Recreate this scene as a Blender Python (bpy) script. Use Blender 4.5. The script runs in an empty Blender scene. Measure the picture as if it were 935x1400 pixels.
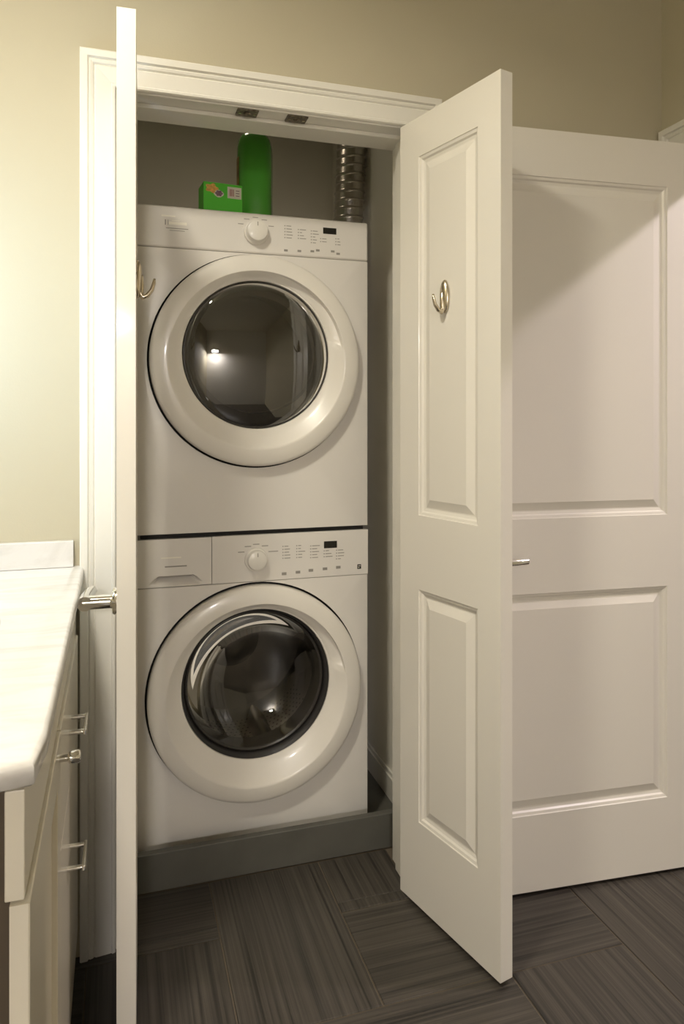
import bpy, bmesh, math, random
from mathutils import Vector, Matrix

random.seed(4)
scn = bpy.context.scene
COL = scn.collection
PI = math.pi

# ------------------------------------------------------------------ camera
CAM_H = 1.26
cam_d = bpy.data.cameras.new('camera')
cam = bpy.data.objects.new('camera', cam_d)
COL.objects.link(cam)
cam.location = (0, 0, CAM_H)
cam.rotation_euler = (math.radians(90), 0, math.radians(-17.4))
cam_d.sensor_fit = 'HORIZONTAL'
cam_d.sensor_width = 36.0
cam_d.lens = 36.0 * 985.0 / 935.0
cam_d.shift_y = -125.0 / 935.0
cam_d.clip_start = 0.02
scn.camera = cam

# ------------------------------------------------------------------ world, lights, exposure
w = bpy.data.worlds.new('world')
scn.world = w
w.use_nodes = True
w.node_tree.nodes['Background'].inputs[0].default_value = (1.0, 0.93, 0.82, 1)
w.node_tree.nodes['Background'].inputs[1].default_value = 0.05

scn.view_settings.view_transform = 'Standard'
scn.view_settings.look = 'None'
scn.view_settings.gamma = 1.0
scn.view_settings.exposure = 0.0
scn.view_settings.use_curve_mapping = False

VANITY_POWER = 22.0      # emission of each vanity sconce tube
VANITY_COL = (0.50, 0.72, 1.0)
ROOM_Z = 2.75


def area(name, loc, size, power, col, rot=(0, 0, 0), shape='DISK'):
    d = bpy.data.lights.new(name, 'AREA')
    d.shape = shape
    d.size = size
    d.energy = power
    d.color = col
    o = bpy.data.objects.new(name, d)
    COL.objects.link(o)
    o.location = loc
    o.rotation_euler = rot
    return o


area('room_wall_lamp', (-0.30, -2.40, 1.94), 0.22, 55.0, (1.0, 0.94, 0.91), rot=(math.radians(15), 0, 0))
can = area('room_can_lamp', (-0.36, 0.70, ROOM_Z - 0.012), 0.24, 31.0, (1.0, 0.935, 0.79))
can.data.spread = math.radians(157)
area('hall_ceiling_lamp', (2.33, 0.92, 2.51), 0.09, 26.0, (1.0, 0.88, 0.93))

area('closet_fill', (0.36, 2.40, 2.405), 0.07, 0.30, (1.0, 0.84, 0.62))  # fill light added to lift the dark closet back wall

# ------------------------------------------------------------------ materials


def mat(name, col, rough=0.5, metal=0.0, coat=0.0, spec=0.5, bump=None, vary=None, emit=None):
    m = bpy.data.materials.new(name)
    m.use_nodes = True
    nt = m.node_tree
    b = nt.nodes['Principled BSDF']
    b.inputs['Base Color'].default_value = (*col, 1)
    b.inputs['Roughness'].default_value = rough
    b.inputs['Metallic'].default_value = metal
    b.inputs['Coat Weight'].default_value = coat
    b.inputs['Coat Roughness'].default_value = 0.08
    b.inputs['Specular IOR Level'].default_value = spec
    if emit:
        b.inputs['Emission Color'].default_value = (*emit[0], 1)
        b.inputs['Emission Strength'].default_value = emit[1]
    if bump or vary:
        tc = nt.nodes.new('ShaderNodeTexCoord')
    if vary:                      # soft mottling of the pigment: (scale, amount)
        n = nt.nodes.new('ShaderNodeTexNoise')
        n.inputs['Scale'].default_value = vary[0]
        n.inputs['Detail'].default_value = 3
        nt.links.new(tc.outputs['Object'], n.inputs['Vector'])
        r = nt.nodes.new('ShaderNodeValToRGB')
        r.color_ramp.elements[0].position = 0.3
        r.color_ramp.elements[1].position = 0.7
        r.color_ramp.elements[0].color = (*[c * (1 - vary[1]) for c in col], 1)
        r.color_ramp.elements[1].color = (*[min(1, c * (1 + vary[1])) for c in col], 1)
        nt.links.new(n.outputs['Fac'], r.inputs['Fac'])
        nt.links.new(r.outputs['Color'], b.inputs['Base Color'])
    if bump:                      # (scale, strength)
        n2 = nt.nodes.new('ShaderNodeTexNoise')
        n2.inputs['Scale'].default_value = bump[0]
        n2.inputs['Detail'].default_value = 2
        nt.links.new(tc.outputs['Object'], n2.inputs['Vector'])
        bp = nt.nodes.new('ShaderNodeBump')
        bp.inputs['Strength'].default_value = bump[1]
        bp.inputs['Distance'].default_value = 0.002
        nt.links.new(n2.outputs['Fac'], bp.inputs['Height'])
        nt.links.new(bp.outputs['Normal'], b.inputs['Normal'])
    return m


def glass_mat(name, tint, ior, base=0.0, rough=0.015):
    m = bpy.data.materials.new(name)
    m.use_nodes = True
    nt = m.node_tree
    nt.nodes.clear()
    out = nt.nodes.new('ShaderNodeOutputMaterial')
    mix = nt.nodes.new('ShaderNodeMixShader')
    tr = nt.nodes.new('ShaderNodeBsdfTransparent')
    tr.inputs[0].default_value = (*tint, 1)
    gl = nt.nodes.new('ShaderNodeBsdfGlossy')
    gl.inputs['Color'].default_value = (1, 1, 1, 1)
    gl.inputs['Roughness'].default_value = rough
    fr = nt.nodes.new('ShaderNodeFresnel')
    fr.inputs[0].default_value = ior
    ad = nt.nodes.new('ShaderNodeMath')
    ad.operation = 'ADD'
    ad.use_clamp = True
    ad.inputs[1].default_value = base
    nt.links.new(fr.outputs[0], ad.inputs[0])
    nt.links.new(ad.outputs[0], mix.inputs[0])
    nt.links.new(tr.outputs[0], mix.inputs[1])
    nt.links.new(gl.outputs[0], mix.inputs[2])
    nt.links.new(mix.outputs[0], out.inputs[0])
    return m


def tile_mat():
    m = bpy.data.materials.new('striated_tile')
    m.use_nodes = True
    nt = m.node_tree
    b = nt.nodes['Principled BSDF']
    tc = nt.nodes.new('ShaderNodeTexCoord')
    oi = nt.nodes.new('ShaderNodeObjectInfo')
    off = nt.nodes.new('ShaderNodeVectorMath')
    off.operation = 'MULTIPLY_ADD'
    comb = nt.nodes.new('ShaderNodeCombineXYZ')
    ml = nt.nodes.new('ShaderNodeMath')
    ml.operation = 'MULTIPLY'
    ml.inputs[1].default_value = 37.0
    nt.links.new(oi.outputs['Random'], ml.inputs[0])
    for k in range(3):
        nt.links.new(ml.outputs[0], comb.inputs[k])
    off.inputs[1].default_value = (1, 1, 1)
    nt.links.new(tc.outputs['Object'], off.inputs[0])
    nt.links.new(comb.outputs[0], off.inputs[2])

    def streak(sx, sy, detail):
        mp = nt.nodes.new('ShaderNodeMapping')
        mp.inputs['Scale'].default_value = (sx, sy, 1)
        nt.links.new(off.outputs[0], mp.inputs['Vector'])
        n = nt.nodes.new('ShaderNodeTexNoise')
        n.inputs['Scale'].default_value = 1.0
        n.inputs['Detail'].default_value = detail
        n.inputs['Roughness'].default_value = 0.65
        nt.links.new(mp.outputs[0], n.inputs['Vector'])
        return n
    fine = streak(1.3, 150, 3)
    broad = streak(1.2, 45, 3)
    mx = nt.nodes.new('ShaderNodeMix')
    mx.inputs[0].default_value = 0.35
    nt.links.new(fine.outputs['Fac'], mx.inputs[2])
    nt.links.new(broad.outputs['Fac'], mx.inputs[3])
    r = nt.nodes.new('ShaderNodeValToRGB')
    r.color_ramp.elements[0].position = 0.34
    r.color_ramp.elements[1].position = 0.68
    r.color_ramp.elements[0].color = (0.018, 0.0158, 0.0135, 1)
    r.color_ramp.elements[1].color = (0.092, 0.079, 0.064, 1)
    nt.links.new(mx.outputs[0], r.inputs['Fac'])
    nt.links.new(r.outputs['Color'], b.inputs['Base Color'])
    bp = nt.nodes.new('ShaderNodeBump')
    bp.inputs['Strength'].default_value = 0.25
    bp.inputs['Distance'].default_value = 0.001
    nt.links.new(fine.outputs['Fac'], bp.inputs['Height'])
    nt.links.new(bp.outputs['Normal'], b.inputs['Normal'])
    b.inputs['Roughness'].default_value = 0.42
    return m


def marble_mat():
    m = bpy.data.materials.new('white_marble')
    m.use_nodes = True
    nt = m.node_tree
    b = nt.nodes['Principled BSDF']
    tc = nt.nodes.new('ShaderNodeTexCoord')
    mp = nt.nodes.new('ShaderNodeMapping')
    mp.inputs['Scale'].default_value = (2.0, 9.0, 4.0)
    mp.inputs['Rotation'].default_value = (0, 0, 0.35)
    nt.links.new(tc.outputs['Object'], mp.inputs['Vector'])
    n = nt.nodes.new('ShaderNodeTexNoise')
    n.inputs['Scale'].default_value = 2.2
    n.inputs['Detail'].default_value = 8
    n.inputs['Roughness'].default_value = 0.62
    n.inputs['Distortion'].default_value = 1.1
    nt.links.new(mp.outputs[0], n.inputs['Vector'])
    r = nt.nodes.new('ShaderNodeValToRGB')
    e = r.color_ramp.elements
    e[0].position = 0.33
    e[0].color = (0.60, 0.575, 0.54, 1)
    e[1].position = 0.56
    e[1].color = (0.71, 0.69, 0.665, 1)
    nt.links.new(n.outputs['Fac'], r.inputs['Fac'])
    nt.links.new(r.outputs['Color'], b.inputs['Base Color'])
    b.inputs['Roughness'].default_value = 0.22
    return m


M = {}
M['wall'] = mat('khaki_wall_paint', (0.50, 0.455, 0.335), 0.75, bump=(220, 0.08), vary=(1.5, 0.02))
M['closet_wall'] = mat('grey_closet_paint', (0.88, 0.85, 0.77), 0.7, bump=(220, 0.08), vary=(1.5, 0.03))
M['pale'] = mat('pale_wall_paint', (0.80, 0.77, 0.70), 0.8)
M['ceiling'] = mat('ceiling_paint', (0.60, 0.56, 0.46), 0.85, bump=(180, 0.1))
M['trim'] = mat('white_trim_paint', (0.80, 0.775, 0.71), 0.32, coat=0.15, bump=(60, 0.03))
M['door'] = mat('white_door_paint', (0.78, 0.745, 0.675), 0.34, coat=0.15, bump=(90, 0.03))
M['cabinet'] = mat('cream_cabinet_lacquer', (0.82, 0.765, 0.64), 0.28, coat=0.25)
M['carcass'] = mat('dark_carcass', (0.10, 0.075, 0.05), 0.6)
M['marble'] = marble_mat()
M['tile'] = tile_mat()
M['grout'] = mat('brown_grout', (0.12, 0.094, 0.066), 0.9, bump=(400, 0.2))
M['enamel'] = mat('white_enamel', (0.795, 0.76, 0.71), 0.24, coat=0.35, spec=0.5)
M['plastic'] = mat('white_plastic', (0.81, 0.77, 0.70), 0.3, coat=0.2)
M['knob'] = mat('knob_plastic', (0.80, 0.765, 0.70), 0.3, coat=0.2)
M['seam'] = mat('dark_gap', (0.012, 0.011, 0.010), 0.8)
M['rubber'] = mat('dark_rubber', (0.022, 0.020, 0.018), 0.45)
M['dark_plastic'] = mat('smoked_ring', (0.035, 0.031, 0.026), 0.3)
M['display'] = mat('display_black', (0.012, 0.011, 0.008), 0.25)
M['print'] = mat('grey_print', (0.30, 0.28, 0.25), 0.6)
M['print_light'] = mat('pale_print', (0.92, 0.88, 0.78), 0.35)
M['steel'] = mat('drum_steel', (0.26, 0.25, 0.23), 0.3, metal=1.0)
M['dryer_drum'] = mat('dryer_drum_grey', (0.16, 0.15, 0.13), 0.4)
M['glass_dryer'] = glass_mat('smoked_glass', (0.42, 0.40, 0.36), 1.75, base=0.06)
M['glass_washer'] = glass_mat('clear_bowl_glass', (0.66, 0.63, 0.58), 1.55, base=0.015)
M['chrome'] = mat('chrome', (0.80, 0.78, 0.74), 0.10, metal=1.0)
M['nickel'] = mat('satin_nickel', (0.62, 0.55, 0.43), 0.24, metal=1.0)
M['aged'] = mat('aged_metal', (0.16, 0.135, 0.10), 0.4, metal=0.8, vary=(160, 0.6))
M['duct'] = mat('foil_duct', (0.55, 0.52, 0.48), 0.30, metal=1.0, bump=(140, 0.25))
M['pan'] = mat('grey_pan', (0.095, 0.092, 0.078), 0.5, bump=(60, 0.1), vary=(9, 0.12))
M['green'] = mat('green_bottle', (0.10, 0.44, 0.05), 0.2, coat=0.4)
M['green_dark'] = mat('green_cap', (0.03, 0.15, 0.015), 0.35)
M['label_gold'] = mat('gold_label', (0.30, 0.20, 0.045), 0.4, vary=(38, 0.75))
M['box_green'] = mat('green_card', (0.10, 0.60, 0.04), 0.45)
M['orange'] = mat('orange_print', (0.78, 0.42, 0.10), 0.5, vary=(120, 0.25))
M['purple'] = mat('mauve_print', (0.22, 0.13, 0.16), 0.5, vary=(150, 0.35))
M['paper'] = mat('white_paper', (0.74, 0.70, 0.60), 0.6)
M['red'] = mat('red_print', (0.35, 0.06, 0.06), 0.6)
M['porcelain'] = mat('porcelain', (0.84, 0.82, 0.78), 0.1, coat=0.5)
M['mirror'] = mat('mirror_silver', (0.85, 0.86, 0.84), 0.01, metal=1.0)
M['bulb'] = mat('lit_bulb', (1, 0.9, 0.7), 0.4, emit=(VANITY_COL, VANITY_POWER))
M['lamp_lens'] = mat('lamp_lens', (0.9, 0.87, 0.8), 0.4)

# ------------------------------------------------------------------ helpers


def meshobj(name, verts, faces, material, parent=None, smooth=False, bevel=0.0, segs=2, loc=None, rot=None):
    me = bpy.data.meshes.new(name)
    me.from_pydata([tuple(v) for v in verts], [], faces)
    bm = bmesh.new()
    bm.from_mesh(me)
    bmesh.ops.recalc_face_normals(bm, faces=bm.faces)
    bm.to_mesh(me)
    bm.free()
    me.materials.append(M[material] if isinstance(material, str) else material)
    o = bpy.data.objects.new(name, me)
    COL.objects.link(o)
    if parent:
        o.parent = parent
    if loc:
        o.location = loc
    if rot:
        o.rotation_euler = rot
    if smooth:
        for p in me.polygons:
            p.use_smooth = True
        if smooth != 'all':
            try:
                me.set_sharp_from_angle(angle=math.radians(smooth if smooth is not True else 35))
            except Exception:
                pass
    if bevel:
        b = o.modifiers.new('bevel', 'BEVEL')
        b.width = bevel
        b.segments = segs
        b.limit_method = 'ANGLE'
        b.angle_limit = math.radians(40)
        for p in me.polygons:
            p.use_smooth = True
        try:
            me.set_sharp_from_angle(angle=math.radians(180))
        except Exception:
            pass
        wn = o.modifiers.new('wn', 'WEIGHTED_NORMAL')
        wn.keep_sharp = True
    return o


class MB:
    def __init__(self):
        self.v, self.f = [], []

    def box(self, x0, x1, y0, y1, z0, z1):
        b = len(self.v)
        self.v += [(x0, y0, z0), (x1, y0, z0), (x1, y1, z0), (x0, y1, z0),
                   (x0, y0, z1), (x1, y0, z1), (x1, y1, z1), (x0, y1, z1)]
        self.f += [tuple(b + i for i in q) for q in
                   ((0, 3, 2, 1), (4, 5, 6, 7), (0, 1, 5, 4), (1, 2, 6, 5), (2, 3, 7, 6), (3, 0, 4, 7))]
        return self

    def rings(self, rings, close_first=True, close_last=True, loop=True):
        """stitch equal-length rings of points together"""
        b = len(self.v)
        n = len(rings[0])
        for r in rings:
            self.v += [tuple(p) for p in r]
        for k in range(len(rings) - 1):
            for i in range(n if loop else n - 1):
                j = (i + 1) % n
                self.f.append((b + k * n + i, b + k * n + j, b + (k + 1) * n + j, b + (k + 1) * n + i))
        if close_first:
            self.f.append(tuple(b + i for i in range(n))[::-1])
        if close_last:
            self.f.append(tuple(b + (len(rings) - 1) * n + i for i in range(n)))
        return self

    def tube(self, pts, radii, n=12):
        """sweep a round section along points"""
        pts = [Vector(p) for p in pts]
        if not hasattr(radii, '__len__'):
            radii = [radii] * len(pts)
        rings = []
        up = Vector((0, 0, 1))
        t0 = (pts[1] - pts[0]).normalized()
        if abs(t0.dot(up)) > 0.95:
            up = Vector((1, 0, 0))
        for i, p in enumerate(pts):
            a = pts[max(0, i - 1)]
            c = pts[min(len(pts) - 1, i + 1)]
            t = (c - a).normalized()
            s = t.cross(up).normalized()
            u = s.cross(t).normalized()
            rings.append([p + (s * math.cos(2 * PI * k / n) + u * math.sin(2 * PI * k / n)) * radii[i] for k in range(n)])
            up = u
        return self.rings(rings)

    def build(self, name, material, parent=None, **kw):
        return meshobj(name, self.v, self.f, material, parent, **kw)


def box(name, x0, x1, y0, y1, z0, z1, material, parent=None, **kw):
    return MB().box(x0, x1, y0, y1, z0, z1).build(name, material, parent, **kw)


def empty(name, loc=(0, 0, 0), rz=0.0):
    o = bpy.data.objects.new(name, None)
    COL.objects.link(o)
    o.location = loc
    o.rotation_euler = (0, 0, rz)
    o.empty_display_size = 0.05
    return o


def tag(o, label, cat, group=None, kind=None):
    o['label'] = label
    if cat:
        o['category'] = cat
    if group:
        o['group'] = group
    if kind:
        o['kind'] = kind
    return o


def part_label(o, label):
    o['label'] = label
    return o


# ------------------------------------------------------------------ layout numbers (metres, camera above the origin)
WY = 1.80            # room face of the back wall
WT = 0.13            # its thickness
WXL, WXR = -0.62, 1.582
YB = -2.60           # wall behind the camera
JL, JR, JZ = 0.003, 0.757, 2.045   # closet opening
CXL, CXR, CYB = -0.06, 0.872, 2.92  # closet inside
DY0, DY1 = 0.975, 1.705   # doorway in the right wall
RT = 0.14

# ------------------------------------------------------------------ setting: floor with its tiles
S = 0.308
GX, GY = 0.242, 1.454
floor = empty('floor')
tag(floor, 'dark brown striated rectangular floor tiles laid in herringbone', 'floor', kind='structure')
mb = MB().box(WXL, WXR + RT, YB, CYB, -0.06, -0.0025)
mb.build('grout_bed', 'grout', floor)
G = 0.0016


def tile_piece(x0, x1, y0, y1, horiz):
    cx, cy = (x0 + x1) / 2, (y0 + y1) / 2
    a, b = (x1 - x0) / 2 - G, (y1 - y0) / 2 - G
    if not horiz:
        a, b = b, a
    c = 0.0016
    v = [(-a, -b, -0.008), (a, -b, -0.008), (a, b, -0.008), (-a, b, -0.008),
         (-a, -b, -c), (a, -b, -c), (a, b, -c), (-a, b, -c),
         (-a + c, -b + c, 0), (a - c, -b + c, 0), (a - c, b - c, 0), (-a + c, b - c, 0)]
    f = [(0, 1, 5, 4), (1, 2, 6, 5), (2, 3, 7, 6), (3, 0, 4, 7), (4, 5, 9, 8), (5, 6, 10, 9), (6, 7, 11, 10), (7, 4, 8, 11), (8, 9, 10, 11)]
    return meshobj('tile', v, f, 'tile', floor, loc=(cx, cy, 0), rot=(0, 0, 0 if horiz else PI / 2))


FX0, FX1, FY0, FY1 = WXL, WXR, YB, 1.985
for i in range(-5, 8):
    for j in range(-15, 4):
        k = (i - j) % 4
        if k == 1:
            r = (GX + i * S, GX + (i + 2) * S, GY + j * S, GY + (j + 1) * S)
        elif k == 0:
            r = (GX + i * S, GX + (i + 1) * S, GY + j * S, GY + (j + 2) * S)
        else:
            continue
        x0, x1 = max(r[0], FX0), min(r[1], FX1)
        y0, y1 = max(r[2], FY0), min(r[3], FY1)
        if x1 - x0 < 0.03 or y1 - y0 < 0.03:
            continue
        if y0 >= WY - 0.03 and (x1 < JL or x0 > JR):
            continue
        if y1 > WY and (x0 < JL or x1 > JR):
            # the closet opening is narrower than the room: the strip past the wall line is cut to the jambs
            tile_piece(x0, x1, y0, WY, k == 1)
            xa, xb = max(x0, JL), min(x1, JR)
            if xb - xa > 0.03:
                tile_piece(xa, xb, WY - 2 * G, y1, k == 1)
            continue
        tile_piece(x0, x1, y0, y1, k == 1)

# ------------------------------------------------------------------ setting: walls


def struct(o, label, cat):
    return tag(o, label, cat, kind='structure')


mb = MB()
mb.box(WXL - 0.12, JL - 0.012, WY, WY + WT, 0, ROOM_Z)
mb.box(JR + 0.012, WXR + RT, WY, WY + WT, 0, ROOM_Z)
mb.box(JL - 0.012, JR + 0.012, WY, WY + WT, JZ + 0.012, ROOM_Z)
struct(mb.build('wall_back', 'wall'), 'khaki painted wall around the laundry closet opening', 'wall')
struct(box('wall_left', WXL - 0.12, WXL, YB, WY, 0, ROOM_Z, 'wall'), 'khaki wall behind the marble vanity', 'wall')
mb = MB()
mb.box(WXR, WXR + RT, DY1 + 0.012, WY, 0, ROOM_Z)
mb.box(WXR, WXR + RT, YB, DY0 - 0.012, 0, ROOM_Z)
mb.box(WXR, WXR + RT, DY0 - 0.012, DY1 + 0.012, JZ + 0.012, ROOM_Z)
struct(mb.build('wall_right', 'wall'), 'khaki wall with the room doorway beside the closet wall', 'wall')
struct(box('wall_front', WXL - 0.12, WXR + RT, YB - 0.12, YB, 0, ROOM_Z, 'pale'), 'pale wall on the side facing the closet', 'wall')
struct(box('ceiling', WXL - 0.12, 3.02, YB - 0.12, CYB + 0.1, ROOM_Z, ROOM_Z + 0.1, 'ceiling'), 'pale flat ceiling over the whole room', 'ceiling')
# hall beyond the doorway
mb = MB().box(2.9, 3.02, -0.4, 2.42, 0, ROOM_Z)
mb.box(WXR + RT, 2.9, 2.3, 2.42, 0, ROOM_Z).box(WXR + RT, 2.9, -0.4, -0.28, 0, ROOM_Z)
struct(mb.build('wall_hall', 'wall'), 'khaki hallway walls beyond the room doorway', 'wall')
struct(box('floor_hall', WXR + RT, 3.02, -0.4, 2.42, -0.06, 0, 'tile'), 'dark hallway floor beyond the room doorway', 'floor')
# closet shell
struct(box('wall_closet_back', CXL, CXR, CYB, CYB + 0.1, 0, ROOM_Z, 'closet_wall'), 'shaded grey back wall inside the laundry closet', 'wall')
struct(box('wall_closet_right', CXR, CXR + 0.1, WY + WT, CYB + 0.1, 0, ROOM_Z, 'closet_wall'), 'grey inner side wall beside the metal duct', 'wall')
struct(box('wall_closet_left', CXL - 0.1, CXL, WY + WT, CYB + 0.1, 0, ROOM_Z, 'closet_wall'), 'grey inner side wall behind the hinge side of the edge-on door', 'wall')
struct(box('closet_bounce_ceiling', CXL, CXR, WY + WT, CYB, 2.44, 2.46, 'closet_wall'), 'added pale low ceiling bouncing light inside the laundry closet', 'ceiling')  # low ceiling added to bounce light onto the closet back wall
bb = empty('baseboard_closet')
struct(bb, 'white baseboard along the inner closet side wall', 'baseboard')
box('board', CXR - 0.013, CXR, 2.03, CYB, 0.012, 0.085, 'trim', bb)
box('cap', CXR - 0.008, CXR, 2.03, CYB, 0.0852, 0.100, 'trim', bb, bevel=0.003)
bb = empty('baseboard_back')
struct(bb, 'white baseboard low on the wall behind the room door', 'baseboard')
box('board', JR + 0.102, WXR, WY - 0.013, WY, 0.001, 0.085, 'trim', bb)
box('cap', JR + 0.102, WXR, WY - 0.008, WY, 0.0852, 0.100, 'trim', bb, bevel=0.003)

# ------------------------------------------------------------------ setting: casings and jambs
CASING = [(0.0, 0.0), (0.0, 0.010), (0.003, 0.0135), (0.009, 0.0145), (0.012, 0.0115), (0.0165, 0.0125),
          (0.052, 0.0155), (0.056, 0.0125), (0.060, 0.0165), (0.0665, 0.0185), (0.070, 0.0165), (0.074, 0.0225), (0.090, 0.0235), (0.0935, 0.0215), (0.0935, 0.0)]


CASING = [(a_ * 0.080 / 0.0935, d_) for a_, d_ in CASING]


def casing(root, a0, a1, b1, place):
    n = len(CASING)

    def leg(pts_fn, name):
        v, f = [], []
        for wv, d in CASING:
            for p in pts_fn(wv):
                v.append(place(p[0], p[1], d))
        for k in range(n - 1):
            f.append((2 * k, 2 * k + 1, 2 * k + 3, 2 * k + 2))
        f.append(tuple(2 * k for k in range(n)))
        f.append(tuple(2 * k + 1 for k in range(n))[::-1])
        meshobj(name, v, f, 'trim', root, smooth=28)
    leg(lambda wv: ((a0 - wv, 0.001), (a0 - wv, b1 + wv)), 'casing_leg')
    leg(lambda wv: ((a0 - wv, b1 + wv), (a1 + wv, b1 + wv)), 'casing_head')
    leg(lambda wv: ((a1 + wv, b1 + wv), (a1 + wv, 0.001)), 'casing_leg')


trim1 = empty('trim_1')
struct(trim1, 'white moulded casing and jamb around the laundry closet', 'trim')
casing(trim1, JL - 0.004, JR + 0.004, JZ + 0.004, lambda a, b, d: (a, WY - d, b))
box('jamb', JL - 0.012, JL, WY - 0.001, WY + WT, 0.001, JZ, 'trim', trim1)
box('jamb', JR, JR + 0.012, WY - 0.001, WY + WT, 0.001, JZ, 'trim', trim1)
box('head_jamb', JL - 0.012, JR + 0.012, WY - 0.001, WY + WT, JZ, JZ + 0.012, 'trim', trim1)
box('door_stop', JL, JL + 0.010, WY + 0.045, WY + 0.085, 0.001, JZ, 'trim', trim1, bevel=0.002)
box('door_stop', JR - 0.010, JR, WY + 0.045, WY + 0.085, 0.001, JZ, 'trim', trim1, bevel=0.002)
box('door_stop', JL, JR, WY + 0.045, WY + WT, JZ - 0.011, JZ, 'trim', trim1, bevel=0.002)
for xa, xb in ((0.291, 0.345), (0.420, 0.474)):   # catch plates under the head
    pl = box('catch_plate', xa, xb, WY + 0.002, WY + 0.042, JZ - 0.004, JZ + 0.001, 'aged', trim1, bevel=0.001)
    part_label(pl, 'worn dark metal catch plate under the head')
    cx = (xa + xb) / 2
    MB().tube([(cx, WY + 0.022, JZ - 0.004), (cx, WY + 0.022, JZ - 0.008)], [0.010, 0.007], 14).build('catch_cup', 'aged', pl, smooth=40)
    for sx in (-0.019, 0.019):
        MB().tube([(cx + sx, WY + 0.022, JZ - 0.004), (cx + sx, WY + 0.022, JZ - 0.0052)], 0.004, 10).build('screw', 'nickel', pl)

trim2 = empty('trim_2')
struct(trim2, 'white moulded casing of the doorway on the khaki side wall', 'trim')
casing(trim2, DY0 - 0.004, DY1 + 0.004, JZ + 0.004, lambda a, b, d: (WXR - d, a, b))
box('jamb', WXR - 0.001, WXR + RT, DY0 - 0.012, DY0, 0.001, JZ, 'trim', trim2)
box('jamb', WXR - 0.001, WXR + RT, DY1, DY1 + 0.012, 0.001, JZ, 'trim', trim2)
box('head_jamb', WXR - 0.001, WXR + RT, DY0 - 0.012, DY1 + 0.012, JZ, JZ + 0.012, 'trim', trim2)

# ------------------------------------------------------------------ doors


def door_leaf(root, W, z0, z1, y0, y1, px0, px1, panels):
    """slab with panel openings; every moulded panel is its own mesh. x from hinge to free edge"""
    xs = [0, px0, px1, W]
    zs = [z0]
    for a, b in panels:
        zs += [a, b]
    zs.append(z1)
    v, f = [], []

    def q(a, b, c, d):
        k = len(v)
        v.extend([a, b, c, d])
        f.append((k, k + 1, k + 2, k + 3))
    for y in (y0, y1):
        for r in range(len(zs) - 1):
            for cidx in range(3):
                if cidx == 1 and r % 2 == 1:
                    continue
                q((xs[cidx], y, zs[r]), (xs[cidx + 1], y, zs[r]), (xs[cidx + 1], y, zs[r + 1]), (xs[cidx], y, zs[r + 1]))
    q((0, y0, z0), (W, y0, z0), (W, y1, z0), (0, y1, z0))
    q((0, y0, z1), (W, y0, z1), (W, y1, z1), (0, y1, z1))
    q((0, y0, z0), (0, y1, z0), (0, y1, z1), (0, y0, z1))
    q((W, y0, z0), (W, y1, z0), (W, y1, z1), (W, y0, z1))
    me = bpy.data.meshes.new('leaf')
    me.from_pydata(v, [], f)
    bm = bmesh.new()
    bm.from_mesh(me)
    bmesh.ops.remove_doubles(bm, verts=bm.verts, dist=1e-5)
    bmesh.ops.recalc_face_normals(bm, faces=bm.faces)
    # soften the outer edges of the slab
    eds = [e for e in bm.edges if len(e.link_faces) == 2 and e.calc_face_angle(0) > 1.0]
    bmesh.ops.bevel(bm, geom=eds, offset=0.0018, segments=2, affect='EDGES', profile=0.5)
    bm.to_mesh(me)
    bm.free()
    me.materials.append(M['door'])
    o = bpy.data.objects.new('leaf', me)
    COL.objects.link(o)
    o.parent = root
    # moulding: (inset, depth below the face)
    prof = [(0, 0), (0.0015, 0.0024), (0.008, 0.0042), (0.0115, 0.0085), (0.018, 0.0105), (0.021, 0.0105), (0.041, 0.0030), (0.0425, 0.0022)]
    for y, sgn in ((y0, 1), (y1, -1)):
        for a, b in panels:
            rings = [[(px0 + i, y + sgn * d, a + i), (px1 - i, y + sgn * d, a + i), (px1 - i, y + sgn * d, b - i), (px0 + i, y + sgn * d, b - i)] for i, d in prof]
            MB().rings(rings, close_first=False).build('panel', 'door', root, smooth=9)
    return o


def coat_hook(root, x, y, z, out):
    """oval plate on the face at y, hook reaching out (out = +1 or -1 along local y) and turning up"""
    n = 28
    rings = []
    for rx, rz, d in ((0.0165, 0.041, 0.0), (0.0165, 0.041, 0.002), (0.0150, 0.039, 0.0052), (0.0110, 0.033, 0.0085), (0.0060, 0.022, 0.0105)):
        rings.append([(x + rx * math.cos(2 * PI * k / n), y + out * d, z + rz * math.sin(2 * PI * k / n)) for k in range(n)])
    h = MB().rings(rings).build('coat_hook', 'nickel', root, smooth=40)
    part_label(h, 'satin nickel coat hook on an oval plate')
    pts, rad = [], []
    ctrl = [(0.002, 0.016), (0.008, 0.006), (0.009, -0.014), (0.008, -0.030), (0.012, -0.0385), (0.022, -0.034), (0.031, -0.022), (0.036, -0.006), (0.037, 0.003)]
    rr = [0.004, 0.006, 0.0065, 0.0065, 0.006, 0.0052, 0.0045, 0.0038, 0.0025]
    for (o_, zz), r_ in zip(ctrl, rr):
        pts.append((x, y + out * o_, z + zz))
        rad.append(r_)
    MB().tube(pts, rad, 12).build('prong', 'nickel', h, smooth='all')
    return h


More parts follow.
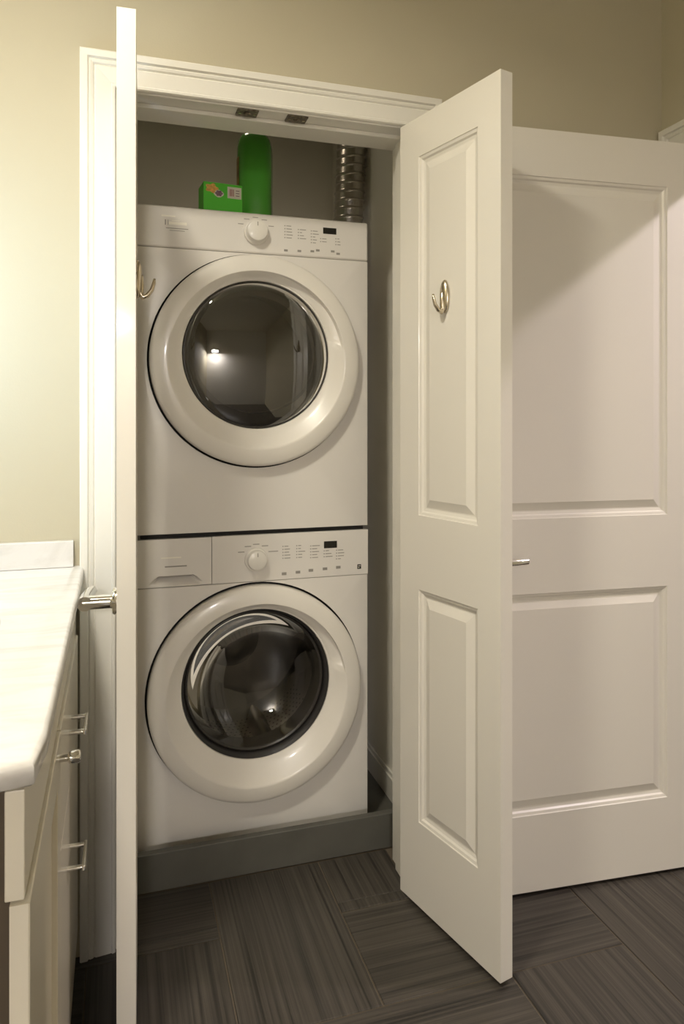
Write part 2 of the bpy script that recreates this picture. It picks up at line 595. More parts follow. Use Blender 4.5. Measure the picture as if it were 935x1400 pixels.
def lever(root, x, y, z, out, toward, proj=0.058, length=0.105, r=0.0095):
    """rose on the face at y; neck reaches out; the lever bar runs along x by toward"""
    n = 28
    rings = []
    for rr, d in ((0.026, 0), (0.026, 0.006), (0.0235, 0.009), (0.014, 0.010), (0.013, 0.016)):
        rings.append([(x + rr * math.cos(2 * PI * k / n), y + out * d, z + rr * math.sin(2 * PI * k / n)) for k in range(n)])
    h = MB().rings(rings).build('lever_handle', 'chrome', root, smooth=40)
    part_label(h, 'polished chrome lever handle')
    MB().tube([(x, y + out * 0.012, z), (x, y + out * (proj + 0.004), z)], r, 20).build('neck', 'chrome', h, smooth=40)
    MB().tube([(x - toward * 0.012, y + out * proj, z), (x + toward * 0.03, y + out * proj, z), (x + toward * length * 0.75, y + out * (proj - 0.003), z), (x + toward * length, y + out * (proj - 0.006), z)],
              [r * 1.05, r, r * 0.9, r * 0.8], 20).build('lever_bar', 'chrome', h, smooth=40)
    return h


def hinges(root, y, zs):
    for z in zs:
        hg = MB().tube([(0.0, y, z - 0.045), (0.0, y, z + 0.045)], 0.0055, 12).build('hinge', 'nickel', root, smooth=40)


TH = 0.035
# left closet door, seen edge-on
d1 = empty('door_1', (0.0135, 1.792, 0), math.radians(-92.0))
tag(d1, 'white closet door seen edge-on with a chrome lever, beside the vanity', 'door', kind='structure')
door_leaf(d1, 0.372, 0.012, 2.040, 0.0, TH, 0.080, 0.300, ((0.225, 0.823), (1.016, 1.938)))
coat_hook(d1, 0.186, TH, 1.563, 1)
lever(d1, 0.318, 0.0, 0.908, -1, -1, proj=0.060, length=0.10, r=0.0135)
# right closet door
d2 = empty('door_2', (0.756, 1.793, 0), math.atan2(-0.971, 0.240))
tag(d2, 'open white two-panel closet door with a coat hook on its inner face', 'door', kind='structure')
door_leaf(d2, 0.378, 0.012, 2.040, -TH, 0.0, 0.079, 0.303, ((0.228, 0.826), (1.017, 1.938)))
coat_hook(d2, 0.186, -TH, 1.563, -1)
# room door folded back against the wall
d3 = empty('door_3', (1.556, 1.6365, 0), math.radians(175.85))
tag(d3, 'wide white two-panel room door folded back against the khaki wall', 'door', kind='structure')
door_leaf(d3, 0.705, 0.010, 2.036, -TH, 0.0, 0.092, 0.613, ((0.212, 0.800), (0.999, 1.910)))
lever(d3, 0.645, 0.0, 0.896, 1, -1, proj=0.052, length=0.103, r=0.0102)
box('latch_plate', 0.7045, 0.7062, -0.029, -0.006, 0.84, 0.95, 'nickel', d3)

# ------------------------------------------------------------------ laundry machines
FYM = 2.09           # front plane of the machines
MX0, MX1 = 0.053, 0.739
MYB = 2.80
CXM = 0.394


def circle(cx, cz, r, y, n=96, ph=0.0):
    return [(cx + r * math.cos(2 * PI * k / n + ph), y, cz + r * math.sin(2 * PI * k / n + ph)) for k in range(n)]


def plate_loop(x0, x1, z0, z1, cx, cz, y, n=96):
    """points on a rectangle, one for every direction round (cx, cz), with the corners hit exactly"""
    pts = []
    for k in range(n):
        a = 2 * PI * k / n
        dx, dz = math.cos(a), math.sin(a)
        t = 1e9
        if dx > 1e-9:
            t = min(t, (x1 - cx) / dx)
        if dx < -1e-9:
            t = min(t, (x0 - cx) / dx)
        if dz > 1e-9:
            t = min(t, (z1 - cz) / dz)
        if dz < -1e-9:
            t = min(t, (z0 - cz) / dz)
        pts.append([cx + dx * t, y, cz + dz * t])
    for X in (x0, x1):
        for Z in (z0, z1):
            k = min(range(n), key=lambda i: (pts[i][0] - X) ** 2 + (pts[i][2] - Z) ** 2)
            pts[k] = [X, y, Z]
    return pts


def cabinet_body(root, z0, z1, cz, hole_r):
    n = 96
    e = 0.006
    rings = [circle(CXM, cz, hole_r, FYM + 0.05, n), circle(CXM, cz, hole_r, FYM, n),
             plate_loop(MX0 + e, MX1 - e, z0 + 0.0012, z1 - 0.0012, CXM, cz, FYM, n),
             plate_loop(MX0 + e * 0.3, MX1 - e * 0.3, z0 + 0.0004, z1 - 0.0004, CXM, cz, FYM + e * 0.3, n),
             plate_loop(MX0, MX1, z0, z1, CXM, cz, FYM + e, n),
             plate_loop(MX0, MX1, z0, z1, CXM, cz, MYB, n)]
    return MB().rings(rings, close_first=False).build('body', 'enamel', root, smooth=30)


def bars(name, rects, material, parent, y=FYM, t=0.0006):
    m = MB()
    for x0, x1, z0, z1 in rects:
        m.box(x0, x1, y - t, y + 0.0004, z0, z1)
    o = m.build(name, material, parent)
    if len(rects) > 1:
        o['kind'] = 'stuff'      # tiny lettering, too small to pick apart
    return o


def door_ring(root, cz, R, glass_dz, gr, oy):
    """white ring round the glass: rows of (radius, height above the front, centre offset); sharp grip lip at the upper right"""
    n = 120
    rows = [(R - 0.020, -0.006, 0, 0), (R - 0.001, -0.006, 0, 0), (R, -0.004, 0, 0), (R, 0.026, 0, 0), (R - 0.0015, 0.0305, 0, 0), (R - 0.005, 0.034, 0, 0), (R - 0.011, 0.0365, 0, 0),
            (R - 0.028, 0.0405, 0, 0), (R - 0.046, 0.0430, 0, 0), (R - 0.0495, 0.0428, 0, 1), (R - 0.053, 0.0405, 0.001, 2),
            (gr + 0.020, 0.0185, glass_dz * 0.6, 3), (gr + 0.006, 0.0110, glass_dz * 0.9, 3), (gr + 0.001, 0.009, glass_dz, 0), (gr, 0.006, glass_dz, 0), (gr - 0.002, -0.012, glass_dz, 0)]
    rings = []
    for r, o, dz, code in rows:
        ring = []
        for k in range(n):
            a = 2 * PI * k / n
            # grip: between about 12 and 80 degrees the dish wall drops steeply
            deg = math.degrees(a)
            g = 0.0
            if 8 < deg < 92:
                g = min(1, (deg - 8) / 5.0) * min(1, (92 - deg) / 30.0)
            rr, oo = r, o
            if code == 2:
                rr = r + 0.003 * g
                oo = o - 0.022 * g
            elif code == 3:
                oo = o - 0.003 * g
            ring.append((CXM + rr * math.cos(a), FYM - oo, cz + dz + rr * math.sin(a)))
        rings.append(ring)
    return MB().rings(rings, close_first=False, close_last=False).build('door_ring', 'plastic', root, smooth=32)


def knob(root, cx, cz, R):
    k = MB()
    rings = []
    for rr, o in ((R, 0.0), (R, 0.006), (R * 0.97, 0.010), (R * 0.86, 0.012), (R * 0.82, 0.024), (R * 0.78, 0.028), (R * 0.70, 0.0295)):
        rings.append(circle(cx, cz, rr, FYM - o, 56))
    o = k.rings(rings).build('dial', 'knob', root, smooth=35)
    box('pointer', cx - 0.0012, cx + 0.0012, FYM - 0.0300, FYM - 0.0292, cz + R * 0.35, cz + R * 0.66, 'print', o)
    return o


def machine(name, label, z0, z1, zs, cz, R, gz, gr, washer):
    root = empty(name, (0, 0, 0))
    tag(root, label, 'washing machine' if washer else 'dryer')
    body = cabinet_body(root, z0, zs - 0.0012, cz, R + 0.006)
    # black lining that paints the shade in the gap round the ring
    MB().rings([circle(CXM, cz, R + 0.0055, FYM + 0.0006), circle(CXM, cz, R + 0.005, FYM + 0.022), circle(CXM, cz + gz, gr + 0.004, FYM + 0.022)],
               close_first=False, close_last=False).build('ring_gap_shade', 'seam', root, smooth=40)
    door_ring(root, cz, R, gz, gr, 0)
    gc = cz + gz
    if washer:
        # control panel to the side of the detergent drawer
        cp = box('control_panel', 0.2629, MX1, FYM, MYB, zs, z1, 'enamel', root, bevel=0.0012)
        dr = drawer_front(root, MX0, 0.2625, zs, z1)
        # gasket, glass bowl, drum
        MB().rings([circle(CXM, gc, gr - 0.001, FYM - 0.006), circle(CXM, gc, gr - 0.004, FYM - 0.003), circle(CXM, gc, gr - 0.009, FYM + 0.020), circle(CXM, gc, gr - 0.012, FYM + 0.05), circle(CXM, gc - 0.006, gr - 0.022, FYM + 0.075), circle(CXM, gc - 0.008, gr - 0.024, FYM + 0.105)],
                   close_first=False, close_last=False).build('seal', 'rubber', root, smooth=40)
        prof = [(gr - 0.014, 0.024), (gr - 0.022, 0.029), (gr - 0.036, 0.040), (gr - 0.058, 0.056), (gr - 0.085, 0.070), (gr - 0.115, 0.081), (gr - 0.15, 0.089), (gr - 0.185, 0.0925), (0.012, 0.0935)]
        gl = MB().rings([circle(CXM, gc - 0.004 * i / 8, r, FYM + y) for i, (r, y) in enumerate(prof)], close_first=False).build('glass_bowl', 'glass_washer', root, smooth='all')
        rim = MB().rings([circle(CXM, gc, gr - 0.011, FYM + 0.026), circle(CXM, gc, gr - 0.0135, FYM + 0.0205), circle(CXM, gc, gr - 0.018, FYM + 0.022), circle(CXM, gc, gr - 0.020, FYM + 0.028)],
                         close_first=False, close_last=False).build('bowl_rim', 'dark_plastic', gl, smooth='all')
        dp = [(0.198, 0.100), (0.205, 0.106), (0.262, 0.115), (0.268, 0.125), (0.268, 0.46), (0.25, 0.49), (0.10, 0.50), (0.06, 0.47), (0.02, 0.465)]
        drum = MB().rings([circle(CXM, gc - 0.012, r, FYM + y, 72) for r, y in dp], close_first=False).build('drum', 'steel', root, smooth=40)
        for b in range(3):          # lifter vanes
            a0 = math.radians(-75 + 120 * b)
            v = MB()
            rr = []
            for yy, hgt, wd in ((0.13, 0.01, 0.02), (0.16, 0.06, 0.03), (0.38, 0.06, 0.03), (0.44, 0.01, 0.02)):
                ring = []
                for s_, h_ in ((-1, 0.0), (-0.5, 0.8), (0, 1.0), (0.5, 0.8), (1, 0.0)):
                    aa = a0 + s_ * wd / 0.26
                    r_ = 0.267 - h_ * hgt
                    ring.append((CXM + r_ * math.cos(aa), FYM + yy, gc - 0.012 + r_ * math.sin(aa)))
                rr.append(ring)
            v.rings(rr).build('lifter_vane', 'steel', drum, smooth=60)
        # perforations low in the drum, seen through the glass
        v = MB()
        for iy in range(14):
            for ia in range(-14, 15):
                a = math.radians(-90 + ia * 3.6 + (iy % 2) * 1.8)
                yy = FYM + 0.13 + iy * 0.022
                c0 = Vector((CXM + 0.2665 * math.cos(a), yy, gc - 0.012 + 0.2665 * math.sin(a)))
                t = Vector((-math.sin(a), 0, math.cos(a)))
                ring = [c0 + t * 0.0035 * math.cos(2 * PI * q / 6) + Vector((0, 1, 0)) * 0.0035 * math.sin(2 * PI * q / 6) for q in range(6)]
                b0 = len(v.v)
                v.v += [tuple(p) for p in ring]
                v.f.append(tuple(b0 + q for q in range(6)))
        pf = v.build('perforations', 'seam', drum)
        pf['kind'] = 'stuff'
        kz = 0.8535
        knob(cp, 0.391, kz, 0.0345)
        box('display', 0.598, 0.639, FYM - 0.0012, FYM + 0.001, 0.8745, 0.8955, 'display', cp, bevel=0.002)
        marks = []
        for a in (148, 118, 90, 60, 28):
            marks.append((0.391 + 0.052 * math.cos(math.radians(a)) - 0.009, 0.391 + 0.052 * math.cos(math.radians(a)) + 0.010 + (0.010 if a == 28 else 0),
                          kz + 0.044 * math.sin(math.radians(a)) - 0.0012, kz + 0.044 * math.sin(math.radians(a)) + 0.0012))
        rng = random.Random(3)
        for cx_, n_, top in ((0.470, 5, 0.887), (0.512, 5, 0.887), (0.555, 5, 0.884), (0.597, 3, 0.867), (0.636, 4, 0.867)):
            for q in range(n_):
                zq = top - q * 0.0088
                marks.append((cx_, cx_ + 0.003, zq - 0.0014, zq + 0.0014))
                marks.append((cx_ + 0.006, cx_ + 0.014 + rng.random() * 0.016, zq - 0.0011, zq + 0.0011))
        bars('panel_print', marks, 'print', cp)
        for cx_, zq in ((0.474, 0.806), (0.516, 0.808), (0.556, 0.811), (0.600, 0.813), (0.642, 0.815)):
            bars('button', [(cx_ - 0.006, cx_ + 0.008, zq - 0.004, zq + 0.004)], 'print', cp, t=0.0012)
        em = bars('energy_sticker', [(0.704, 0.716, 0.806, 0.820)], 'seam', cp, t=0.0008)
        bars('sticker_print', [(0.7065, 0.7135, 0.8145, 0.8165), (0.7065, 0.7105, 0.8095, 0.8115)], 'paper', em, t=0.0012)
        bars('panel_print', [(0.131, 0.192, 0.8450, 0.8485)], 'print', dr)
        bars('panel_mark', [(0.120, 0.176, 0.870, 0.8735)], 'print_light', dr)
        # feet in the pan
        for fx in (MX0 + 0.06, MX1 - 0.06):
            for fy in (FYM + 0.07, MYB - 0.07):
                MB().tube([(fx, fy, 0.0125), (fx, fy, 0.022), (fx, fy, 0.0225), (fx, fy, z0 + 0.002)], [0.024, 0.024, 0.012, 0.012], 16).build('foot', 'rubber', root, smooth=40)
    else:
        cp = box('control_panel', MX0, MX1, FYM, MYB, zs, z1, 'enamel', root, bevel=0.007, segs=3)
        MB().rings([circle(CXM, gc, gr - 0.0005, FYM - 0.004), circle(CXM, gc, gr - 0.003, FYM - 0.0065), circle(CXM, gc, gr - 0.006, FYM - 0.0068), circle(CXM, gc, gr - 0.008, FYM)],
                   close_first=False, close_last=False).build('glass_rim', 'dark_plastic', root, smooth='all')
        prof = [(gr - 0.004, -0.004)] + [(r_, -0.0055 - 0.024 * (1 - (r_ / gr) ** 2)) for r_ in (0.208, 0.19, 0.17, 0.145, 0.12, 0.09, 0.06, 0.03, 0.01)]
        MB().rings([circle(CXM, gc, r, FYM + y) for r, y in prof], close_first=False).build('glass', 'glass_dryer', root, smooth='all')
        # inner door wall with its round opening and the drum behind
        MB().rings([circle(CXM, gc, gr - 0.006, FYM - 0.006), circle(CXM, gc, gr - 0.010, FYM + 0.02), circle(CXM + 0.008, gc + 0.018, gr - 0.026, FYM + 0.035), circle(CXM + 0.008, gc + 0.018, gr - 0.030, FYM + 0.07)],
                   close_first=False, close_last=False).build('inner_rim', 'dark_plastic', root, smooth=40)
        dp = [(gr - 0.030, 0.07), (0.27, 0.075), (0.27, 0.50), (0.02, 0.51)]
        MB().rings([circle(CXM, gc + 0.0, r, FYM + y, 64) for r, y in dp], close_first=False).build('drum', 'dryer_drum', root, smooth=40)
        kz = 1.811
        knob(cp, 0.391, kz, 0.0370)
        box('display', 0.595, 0.637, FYM - 0.0012, FYM + 0.001, 1.8235, 1.8425, 'display', cp, bevel=0.002)
        marks = []
        for a in (150, 122, 92, 62, 30):
            marks.append((0.391 + 0.052 * math.cos(math.radians(a)) - 0.008, 0.391 + 0.052 * math.cos(math.radians(a)) + 0.008,
                          kz + 0.044 * math.sin(math.radians(a)) - 0.0010, kz + 0.044 * math.sin(math.radians(a)) + 0.0010))
        rng = random.Random(5)
        for cx_, n_, top in ((0.476, 5, 1.838), (0.517, 4, 1.830), (0.557, 5, 1.829), (0.586, 2, 1.808), (0.634, 3, 1.811)):
            for q in range(n_):
                zq = top - q * 0.0088
                marks.append((cx_, cx_ + 0.003, zq - 0.0014, zq + 0.0014))
                marks.append((cx_ + 0.006, cx_ + 0.012 + rng.random() * 0.014, zq - 0.0010, zq + 0.0010))
        bars('panel_print', marks, 'print', cp)
        for cx_, zq in ((0.480, 1.765), (0.521, 1.766), (0.561, 1.768), (0.578, 1.772), (0.625, 1.772), (0.642, 1.766)):
            bars('button', [(cx_ - 0.005, cx_ + 0.006, zq - 0.003, zq + 0.003)], 'print', cp, t=0.0012)
        bars('panel_mark', [(0.122, 0.160, 1.8365, 1.8405), (0.142, 0.192, 1.815, 1.823), (0.150, 0.172, 1.8255, 1.8275)], 'print_light', cp)
        bars('panel_print', [(0.134, 0.196, 1.8035, 1.8055), (0.144, 0.186, 1.7975, 1.7990), (0.131, 0.134, 1.813, 1.828), (0.139, 0.1405, 1.813, 1.828)], 'print', cp)
        for fx in (MX0 + 0.06, MX1 - 0.06):
            for fy in (FYM + 0.07, MYB - 0.07):
                MB().tube([(fx, fy, z0 + 0.002), (fx, fy, z0 - 0.0125)], 0.02, 16).build('foot', 'rubber', root, smooth=40)
        # stacking bracket, the dark line between the machines
        box('stacking_bracket', MX0 + 0.012, MX1 - 0.012, FYM + 0.014, FYM + 0.04, z0 - 0.0122, z0 + 0.001, 'seam', root)
    return root


def drawer_front(root, x0, x1, z0, z1):
    """soap drawer: a height field with a scooped grip under a hard upper lip"""
    nx, nz = 84, 60
    zt, zb = 0.8205, 0.7925
    cx = 0.162

    def depth(x, z):
        if z > zt or z < zb:
            return 0.0
        s = (zt - z) / (zt - zb)
        half = 0.046 + 0.036 * s ** 0.8
        e = half - abs(x - cx)
        if e <= 0:
            return 0.0
        d = 0.050 if s < 0.30 else 0.034 * (1 - s) / 0.70
        return d * min(1.0, e / 0.016)
    v, f = [], []
    xs = [x0 + 0.001 + (x1 - x0 - 0.002) * i / nx for i in range(nx + 1)]
    zsr = [z0 + 0.001 + (z1 - z0 - 0.002) * j / nz for j in range(nz + 1)]
    zsr = sorted(zsr + [zt - 0.0001, zt + 0.0001])
    for z in zsr:
        for x in xs:
            v.append((x, FYM + depth(x, z), z))
    W = nx + 1
    for j in range(len(zsr) - 1):
        for i in range(nx):
            f.append((j * W + i, j * W + i + 1, (j + 1) * W + i + 1, (j + 1) * W + i))
    # rim back to the cabinet
    edge = [i for i in range(W)] + [j * W + nx for j in range(1, len(zsr))] + [(len(zsr) - 1) * W + i for i in range(nx - 1, -1, -1)] + [j * W for j in range(len(zsr) - 2, 0, -1)]
    b = len(v)
    for e in edge:
        x, y, z = v[e]
        v.append((x0 if x < x0 + 0.0015 else (x1 if x > x1 - 0.0015 else x), MYB, z0 if z < z0 + 0.0012 else (z1 if z > z1 - 0.0012 else z)))
    m_ = len(edge)
    for k in range(m_):
        q = (k + 1) % m_
        f.append((edge[k], edge[q], b + q, b + k))
    return meshobj('detergent_drawer', v, f, 'enamel', root, smooth=30)


Z_W0, Z_W1 = 0.045, 0.9255
Z_D0, Z_D1 = 0.938, 1.868
machine('washing_machine', 'white front-load washer standing in the grey pan, below the dryer', Z_W0, Z_W1, 0.789, 0.4685, 0.3125, 0.022, 0.218, True)
machine('clothes_dryer', 'white front-load dryer stacked on top of the washer', Z_D0, Z_D1, 1.750, 1.434, 0.3065, 0.018, 0.216, False)

# ------------------------------------------------------------------ drain pan
pan = empty('drain_pan')
tag(pan, 'shallow grey drain pan with a raised front lip under the washer', 'drain pan')
PX0, PX1, PY0, PY1 = CXL + 0.002, CXR - 0.0135, 1.985, 2.90
box('pan_base', PX0, PX1, PY0 + 0.02, PY1, 0.0005, 0.012, 'pan', pan)
box('front_lip', PX0, PX1, PY0, PY0 + 0.022, 0.0008, 0.103, 'pan', pan, bevel=0.003)
box('back_lip', PX0, PX1, PY1 - 0.012, PY1, 0.012, 0.06, 'pan', pan)

# ------------------------------------------------------------------ exhaust duct
duct = empty('exhaust_duct', (0.7975, 2.485, 0))
tag(duct, 'ribbed silver metal exhaust duct rising beside the dryer', 'duct')
n = 32
rings = []
z = 1.15
i = 0
R0 = 0.052
while z < 2.4385:
    ph = (z - 1.15) / 0.031
    fr = ph - math.floor(ph)
    r = R0 + (0.0045 * math.sin(PI * fr / 0.22) if fr < 0.22 else 0.0)
    tq = min(1.0, max(0.0, (z - 1.85) / 0.40))
    xo = 0.0170 * tq
    rings.append([(xo + r * math.cos(2 * PI * k / n), r * math.sin(2 * PI * k / n), z + 0.004 * math.sin(2 * PI * k / n + 1.1)) for k in range(n)])
    z += 0.031 / 10
MB().rings(rings).build('ribbed_pipe', 'duct', duct, smooth=60)
MB().rings([[(rr * math.cos(2 * PI * k / n), rr * math.sin(2 * PI * k / n), zz) for k in range(n)] for rr, zz in
            ((0.0555, 1.140), (0.0570, 1.142), (0.0570, 1.163), (0.0555, 1.165))]).build('clamp_band', 'nickel', duct, smooth=40)
MB().tube([(0, 0, 1.155), (0, 0.004, 1.10), (0, 0.03, 1.05), (0, 0.085, 1.02), (0, 0.20, 1.015), (0, 0.425, 1.015)], 0.050, 24).build('elbow_pipe', 'duct', duct, smooth='all')

# ------------------------------------------------------------------ bottle and carton on the dryer
DT = Z_D1
bot = empty('detergent_bottle', (0.432, 2.325, DT), math.radians(-13))
tag(bot, 'tall green laundry detergent bottle on top of the dryer', 'bottle')


def sq(a, b, z, n=40, p=3.2, cx=0.0, cy=0.0):
    out = []
    for k in range(n):
        t = 2 * PI * k / n
        ct, st = math.cos(t), math.sin(t)
        out.append((cx + a * math.copysign(abs(ct) ** (2 / p), ct), cy + b * math.copysign(abs(st) ** (2 / p), st), z))
    return out


rows = [(0.046, 0.075, 0.0), (0.055, 0.086, 0.004), (0.0595, 0.092, 0.014), (0.061, 0.094, 0.04), (0.0605, 0.094, 0.12), (0.0615, 0.095, 0.20), (0.061, 0.094, 0.245), (0.057, 0.088, 0.268),
        (0.049, 0.075, 0.283), (0.037, 0.056, 0.293), (0.029, 0.031, 0.298), (0.027, 0.028, 0.310)]
MB().rings([sq(a * 0.93, b, z * 1.06) for a, b, z in rows]).build('bottle_body', 'green', bot, smooth=50)
cap = MB().rings([sq(0.033, 0.033, z, p=2.0) if z < 0.345 else sq(0.029, 0.029, z, p=2.0) for z in (0.320, 0.344, 0.362)]).build('cap', 'green_dark', bot, smooth=40)
# side label, wrapped on the left face
lab = MB()
rr = []
for z, g in ((0.052, 0), (0.10, 0), (0.16, 0), (0.225, 0)):
    ring = []
    for k in range(15, 26):
        t = 2 * PI * k / 40
        ct, st = math.cos(t), math.sin(t)
        ring.append((0.0585 * math.copysign(abs(ct) ** (2 / 3.2), ct), 0.0955 * math.copysign(abs(st) ** (2 / 3.2), st), z))
    rr.append(ring)
lab.rings(rr, False, False, loop=False).build('bottle_label', 'label_gold', bot, smooth=60)

bx = empty('dryer_sheet_box', (0.302, 2.140, DT), math.radians(5))
tag(bx, 'small bright green carton with a barcode lying on the dryer', 'box')
box('carton', -0.058, 0.058, 0.0, 0.075, 0.0005, 0.094, 'box_green', bx, bevel=0.0012)
lbl = box('barcode_label', 0.013, 0.055, -0.0006, 0.0002, 0.052, 0.086, 'paper', bx)
xq = 0.019
rng = random.Random(8)
m = MB()
while xq < 0.034:
    wq = rng.choice((0.0012, 0.0018, 0.0026))
    m.box(xq, xq + wq, -0.0010, -0.0005, 0.0585, 0.0795)
    xq += wq + 0.0016
m.build('barcode_bars', 'red', lbl)
m = MB()
for q in range(3):
    m.box(0.038, 0.040 + 0.009, -0.0010, -0.0005, 0.060 + q * 0.0075, 0.062 + q * 0.0075)
m.build('barcode_text', 'purple', lbl)


def petals(name, cx, cz, R, npt, material, ry=1.0, lump=0.18, t=0.0008):
    pts = [(cx + R * (1 + lump * math.cos(npt * a)) * math.cos(a), cz + ry * R * (1 + lump * math.cos(npt * a)) * math.sin(a)) for a in [2 * PI * k / 48 for k in range(48)]]
    return MB().rings([[(x, 0.0002, z) for x, z in pts], [(x, -t, z) for x, z in pts]]).build(name, material, bx)


petals('printed_flower', -0.034, 0.076, 0.0175, 5, 'orange', 0.72)
petals('printed_ring', -0.013, 0.062, 0.0145, 4, 'paper', 0.72, 0.05, 0.0006)
petals('printed_flower', -0.0125, 0.063, 0.0105, 6, 'purple', 0.8, 0.12, 0.0012)

# ------------------------------------------------------------------ vanity
VX = -0.083          # face of the doors
VY0, VY1 = 0.785, WY - 0.012
van = empty('vanity_cabinet', (WXL, 1.28, 0))
tag(van, 'cream vanity cabinet with chrome pulls under the marble counter', 'cabinet')
van.location = (0, 0, 0)
mb = MB().box(WXL + 0.003, VX - 0.021, VY0 + 0.020, VY1, 0.102, 0.70)
mb.box(VX - 0.045, VX - 0.021, VY0 + 0.020, VY1, 0.70, 0.893).box(WXL + 0.003, VX - 0.045, VY0 + 0.020, VY0 + 0.04, 0.70, 0.893).box(WXL + 0.003, VX - 0.045, VY1 - 0.02, VY1, 0.70, 0.893)
mb.build('carcass', 'carcass', van)
box('toe_kick', WXL + 0.003, VX - 0.075, VY0 + 0.02, VY1, 0.001, 0.102, 'carcass', van)
box('end_stile', VX - 0.0205, VX - 0.006, 1.742, VY1, 0.102, 0.893, 'cabinet', van)


def front(name, y0, y1, z0, z1, xf, shaker=False, rail=0.058):
    if not shaker:
        return box(name, xf - 0.019, xf, y0, y1, z0, z1, 'cabinet', van, bevel=0.0016)
    ry, rz = (y0, y1), (z0, z1)
    prof = [(0, -0.019), (0, -0.0015), (0.0015, 0), (rail, 0), (rail + 0.0008, -0.0010), (rail + 0.001, -0.0085)]
    rings = [[(xf + d, y0 + i, z0 + i), (xf + d, y1 - i, z0 + i), (xf + d, y1 - i, z1 - i), (xf + d, y0 + i, z1 - i)] for i, d in prof]
    return MB().rings(rings).build(name, 'cabinet', van)


def pull(parent, y, z, xf, half=0.036, proj=0.029):
    p = MB().tube([(xf, y - half, z), (xf + proj, y - half, z)], 0.0045, 12).build('pull_handle', 'chrome', parent, smooth=40)
    part_label(p, 'chrome bar pull')
    MB().tube([(xf, y + half, z), (xf + proj, y + half, z)], 0.0045, 12).build('post', 'chrome', p, smooth=40)
    box('grip', xf + proj - 0.004, xf + proj + 0.002, y - half - 0.006, y + half + 0.006, z - 0.005, z + 0.005, 'chrome', p, bevel=0.0015)


YM = 1.212
f1 = front('drawer', VY0 + 0.004, YM - 0.0015, 0.7765, 0.888, VX - 0.005)
f2 = front('drawer', YM + 0.0015, 1.740, 0.7765, 0.888, VX - 0.005)
f3 = front('cabinet_door', VY0 + 0.002, YM - 0.0015, 0.108, 0.7735, VX, shaker=True, rail=0.060)
f4 = front('drawer', YM + 0.0015, 1.740, 0.585, 0.7735, VX)
f5 = front('drawer', YM + 0.0015, 1.740, 0.108, 0.582, VX)
pull(f4, 1.455, 0.684, VX)
pull(f5, 1.405, 0.462, VX)
kb = MB().tube([(VX, 1.183, 0.742), (VX + 0.012, 1.183, 0.742), (VX + 0.014, 1.183, 0.742), (VX + 0.028, 1.183, 0.742), (VX + 0.031, 1.183, 0.742)], [0.0055, 0.0055, 0.009, 0.010, 0.007], 18).build('knob', 'chrome', f3, smooth=50)
part_label(kb, 'small round chrome knob')

# counter with an oval cut-out for the sink
CX0, CX1, CZ0, CZ1 = WXL + 0.002, -0.072, 0.894, 0.920
SCX, SCY, SRX, SRY = -0.375, 1.30, 0.190, 0.235
nn = 96


def rrect(inset, z):
    x0, x1, y0, y1 = CX0, CX1 - inset, VY0 - 0.012 + inset, WY - 0.001
    rad = 0.022
    pts = []
    for k in range(nn):
        a = 2 * PI * k / nn
        dx, dy = math.cos(a), math.sin(a)
        t = 1e9
        if dx > 1e-9: t = min(t, (x1 - SCX) / dx)
        if dx < -1e-9: t = min(t, (x0 - SCX) / dx)
        if dy > 1e-9: t = min(t, (y1 - SCY) / dy)
        if dy < -1e-9: t = min(t, (y0 - SCY) / dy)
        pts.append([SCX + dx * t, SCY + dy * t, z])
    # round the free corner (x1, y0), make the others exact
    for X, Y in ((x0, y0), (x0, y1), (x1, y1)):
        k = min(range(nn), key=lambda i: (pts[i][0] - X) ** 2 + (pts[i][1] - Y) ** 2)
        pts[k] = [X, Y, z]
    ccx, ccy = x1 - rad, y0 + rad
    for p in pts:
        if p[0] > ccx and p[1] < ccy:
            d = Vector((p[0] - ccx, p[1] - ccy))
            d = d.normalized() * rad
            p[0], p[1] = ccx + d.x, ccy + d.y
    k = min(range(nn), key=lambda i: (pts[i][0] - (x1 - rad * 0.29)) ** 2 + (pts[i][1] - (y0 + rad * 0.29)) ** 2)
    pts[k] = [x1 - rad * 0.293, y0 + rad * 0.293, z]
    return pts


def oval(s, z):
    return [(SCX + s * SRX * math.cos(2 * PI * k / nn), SCY + s * SRY * math.sin(2 * PI * k / nn), z) for k in range(nn)]


ct = MB().rings([oval(1, CZ0), oval(1, CZ1 - 0.002), oval(1.012, CZ1), rrect(0.006, CZ1), rrect(0.002, CZ1 - 0.002), rrect(0, CZ1 - 0.006), rrect(0, CZ0 + 0.003), rrect(0.003, CZ0), oval(1, CZ0)],
                close_first=False, close_last=False).build('countertop', 'marble', smooth=50)
tag(ct, 'white marble vanity countertop with a rounded corner', 'countertop')
sk = MB().rings([oval(1.03, CZ0 - 0.001), oval(1.0, CZ0 - 0.001), oval(0.97, CZ0 - 0.03), oval(0.88, CZ0 - 0.09), oval(0.62, CZ0 - 0.135), oval(0.25, CZ0 - 0.15), oval(0.08, CZ0 - 0.152)], close_first=False).build('sink_basin', 'porcelain', smooth='all')
tag(sk, 'white oval basin set under the marble counter', 'sink')
bs = box('backsplash', WXL + 0.002, -0.0945, WY - 0.020, WY - 0.0005, CZ1 + 0.0005, 0.981, 'marble', bevel=0.0015)
tag(bs, 'low white marble backsplash strip standing on the counter', 'backsplash')

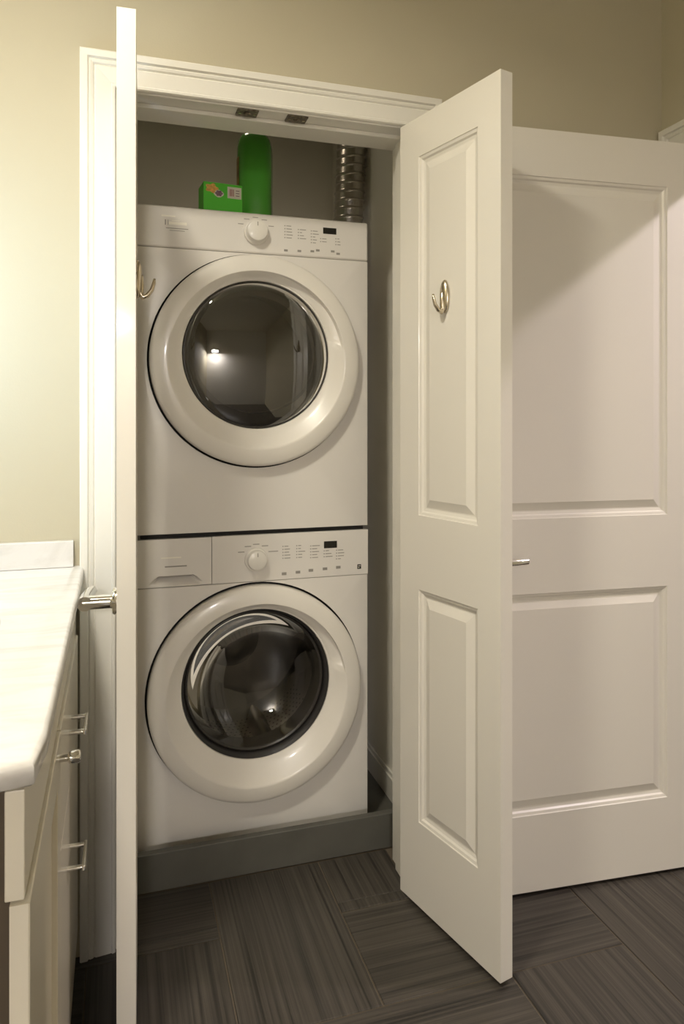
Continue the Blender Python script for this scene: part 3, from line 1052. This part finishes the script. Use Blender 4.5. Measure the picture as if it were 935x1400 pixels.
# ------------------------------------------------------------------ lamps outside the picture
for yq, lbl_ in ((1.47, 'upright glowing tube sconce beside the mirror above the vanity'),):
    vl = empty('tube_sconce', (WXL, yq, 1.50))
    tag(vl, lbl_, 'lamp')
    box('back_plate', 0.0005, 0.018, -0.045, 0.045, -0.09, 0.09, 'nickel', vl, bevel=0.004)
    MB().tube([(0.016, 0, 0), (0.07, 0, 0)], 0.009, 12).build('arm', 'nickel', vl, smooth=40)
    MB().tube([(0.10, 0, -0.22), (0.10, 0, 0.22)], 0.036, 24).build('glowing_tube', 'bulb', vl, smooth=40)
    for sz in (-1, 1):
        MB().tube([(0.10, 0, sz * 0.2205), (0.10, 0, sz * 0.238)], 0.038, 24).build('end_cap', 'nickel', vl, smooth=40)

mir = empty('bounce_mirror', (WXL, 1.10, 1.40))  # unseen mirror, added for the light it throws back
tag(mir, 'added frameless mirror bouncing light above the vanity', 'mirror')
box('mirror_glass', 0.001, 0.006, -0.29, 0.29, -0.38, 0.42, 'mirror', mir, bevel=0.002)

cl = empty('recessed_light', (-0.36, 0.70, ROOM_Z))
tag(cl, 'round recessed downlight in the ceiling near the vanity', 'lamp')
MB().rings([[(r * math.cos(2 * PI * k / 40), r * math.sin(2 * PI * k / 40), z) for k in range(40)] for r, z in ((0.150, -0.0005), (0.150, -0.006), (0.130, -0.010), (0.127, -0.004))]).build('lamp_trim', 'trim', cl, smooth=40)

wl = empty('wall_lamp', (-0.30, YB, 1.98))
tag(wl, 'hooded downward wall lamp high on the pale wall facing the closet', 'lamp')
box('back_plate', -0.06, 0.06, 0.0005, 0.02, -0.08, 0.08, 'nickel', wl, bevel=0.004)
MB().tube([(0, 0.018, 0.03), (0, 0.20, 0.03)], 0.010, 12).build('arm', 'nickel', wl, smooth=40)
th = math.radians(15)
hood = MB().rings([[(r * math.cos(2 * PI * k / 40), 0.2 + math.cos(th) * r * math.sin(2 * PI * k / 40) - math.sin(th) * zq, -0.04 + math.sin(th) * r * math.sin(2 * PI * k / 40) + math.cos(th) * zq) for k in range(40)]
                   for r, zq in ((0.05, 0.055), (0.10, 0.04), (0.118, 0.012), (0.112, 0.006))]).build('hood', 'nickel', wl, smooth=40)

kl = empty('closet_fill_fixture', (0.36, 2.40, 2.44))  # made-up fixture round the added closet fill light
tag(kl, 'added dim fill lamp under the laundry closet ceiling', 'lamp')
MB().rings([[(r * math.cos(2 * PI * k / 32), r * math.sin(2 * PI * k / 32), z) for k in range(32)] for r, z in ((0.055, -0.0005), (0.055, -0.022), (0.045, -0.032), (0.042, -0.026))]).build('lamp_housing', 'trim', kl, smooth=40)

hl = empty('hall_light', (2.33, 0.92, ROOM_Z))
tag(hl, 'small hanging lamp in the hallway beyond the doorway', 'lamp')
MB().tube([(0, 0, -0.001), (0, 0, -0.20)], 0.008, 10).build('stem', 'nickel', hl)
MB().rings([[(r * math.cos(2 * PI * k / 32), r * math.sin(2 * PI * k / 32), z) for k in range(32)] for r, z in ((0.03, -0.19), (0.06, -0.20), (0.065, -0.235), (0.05, -0.236))]).build('lamp_housing', 'nickel', hl, smooth=40)
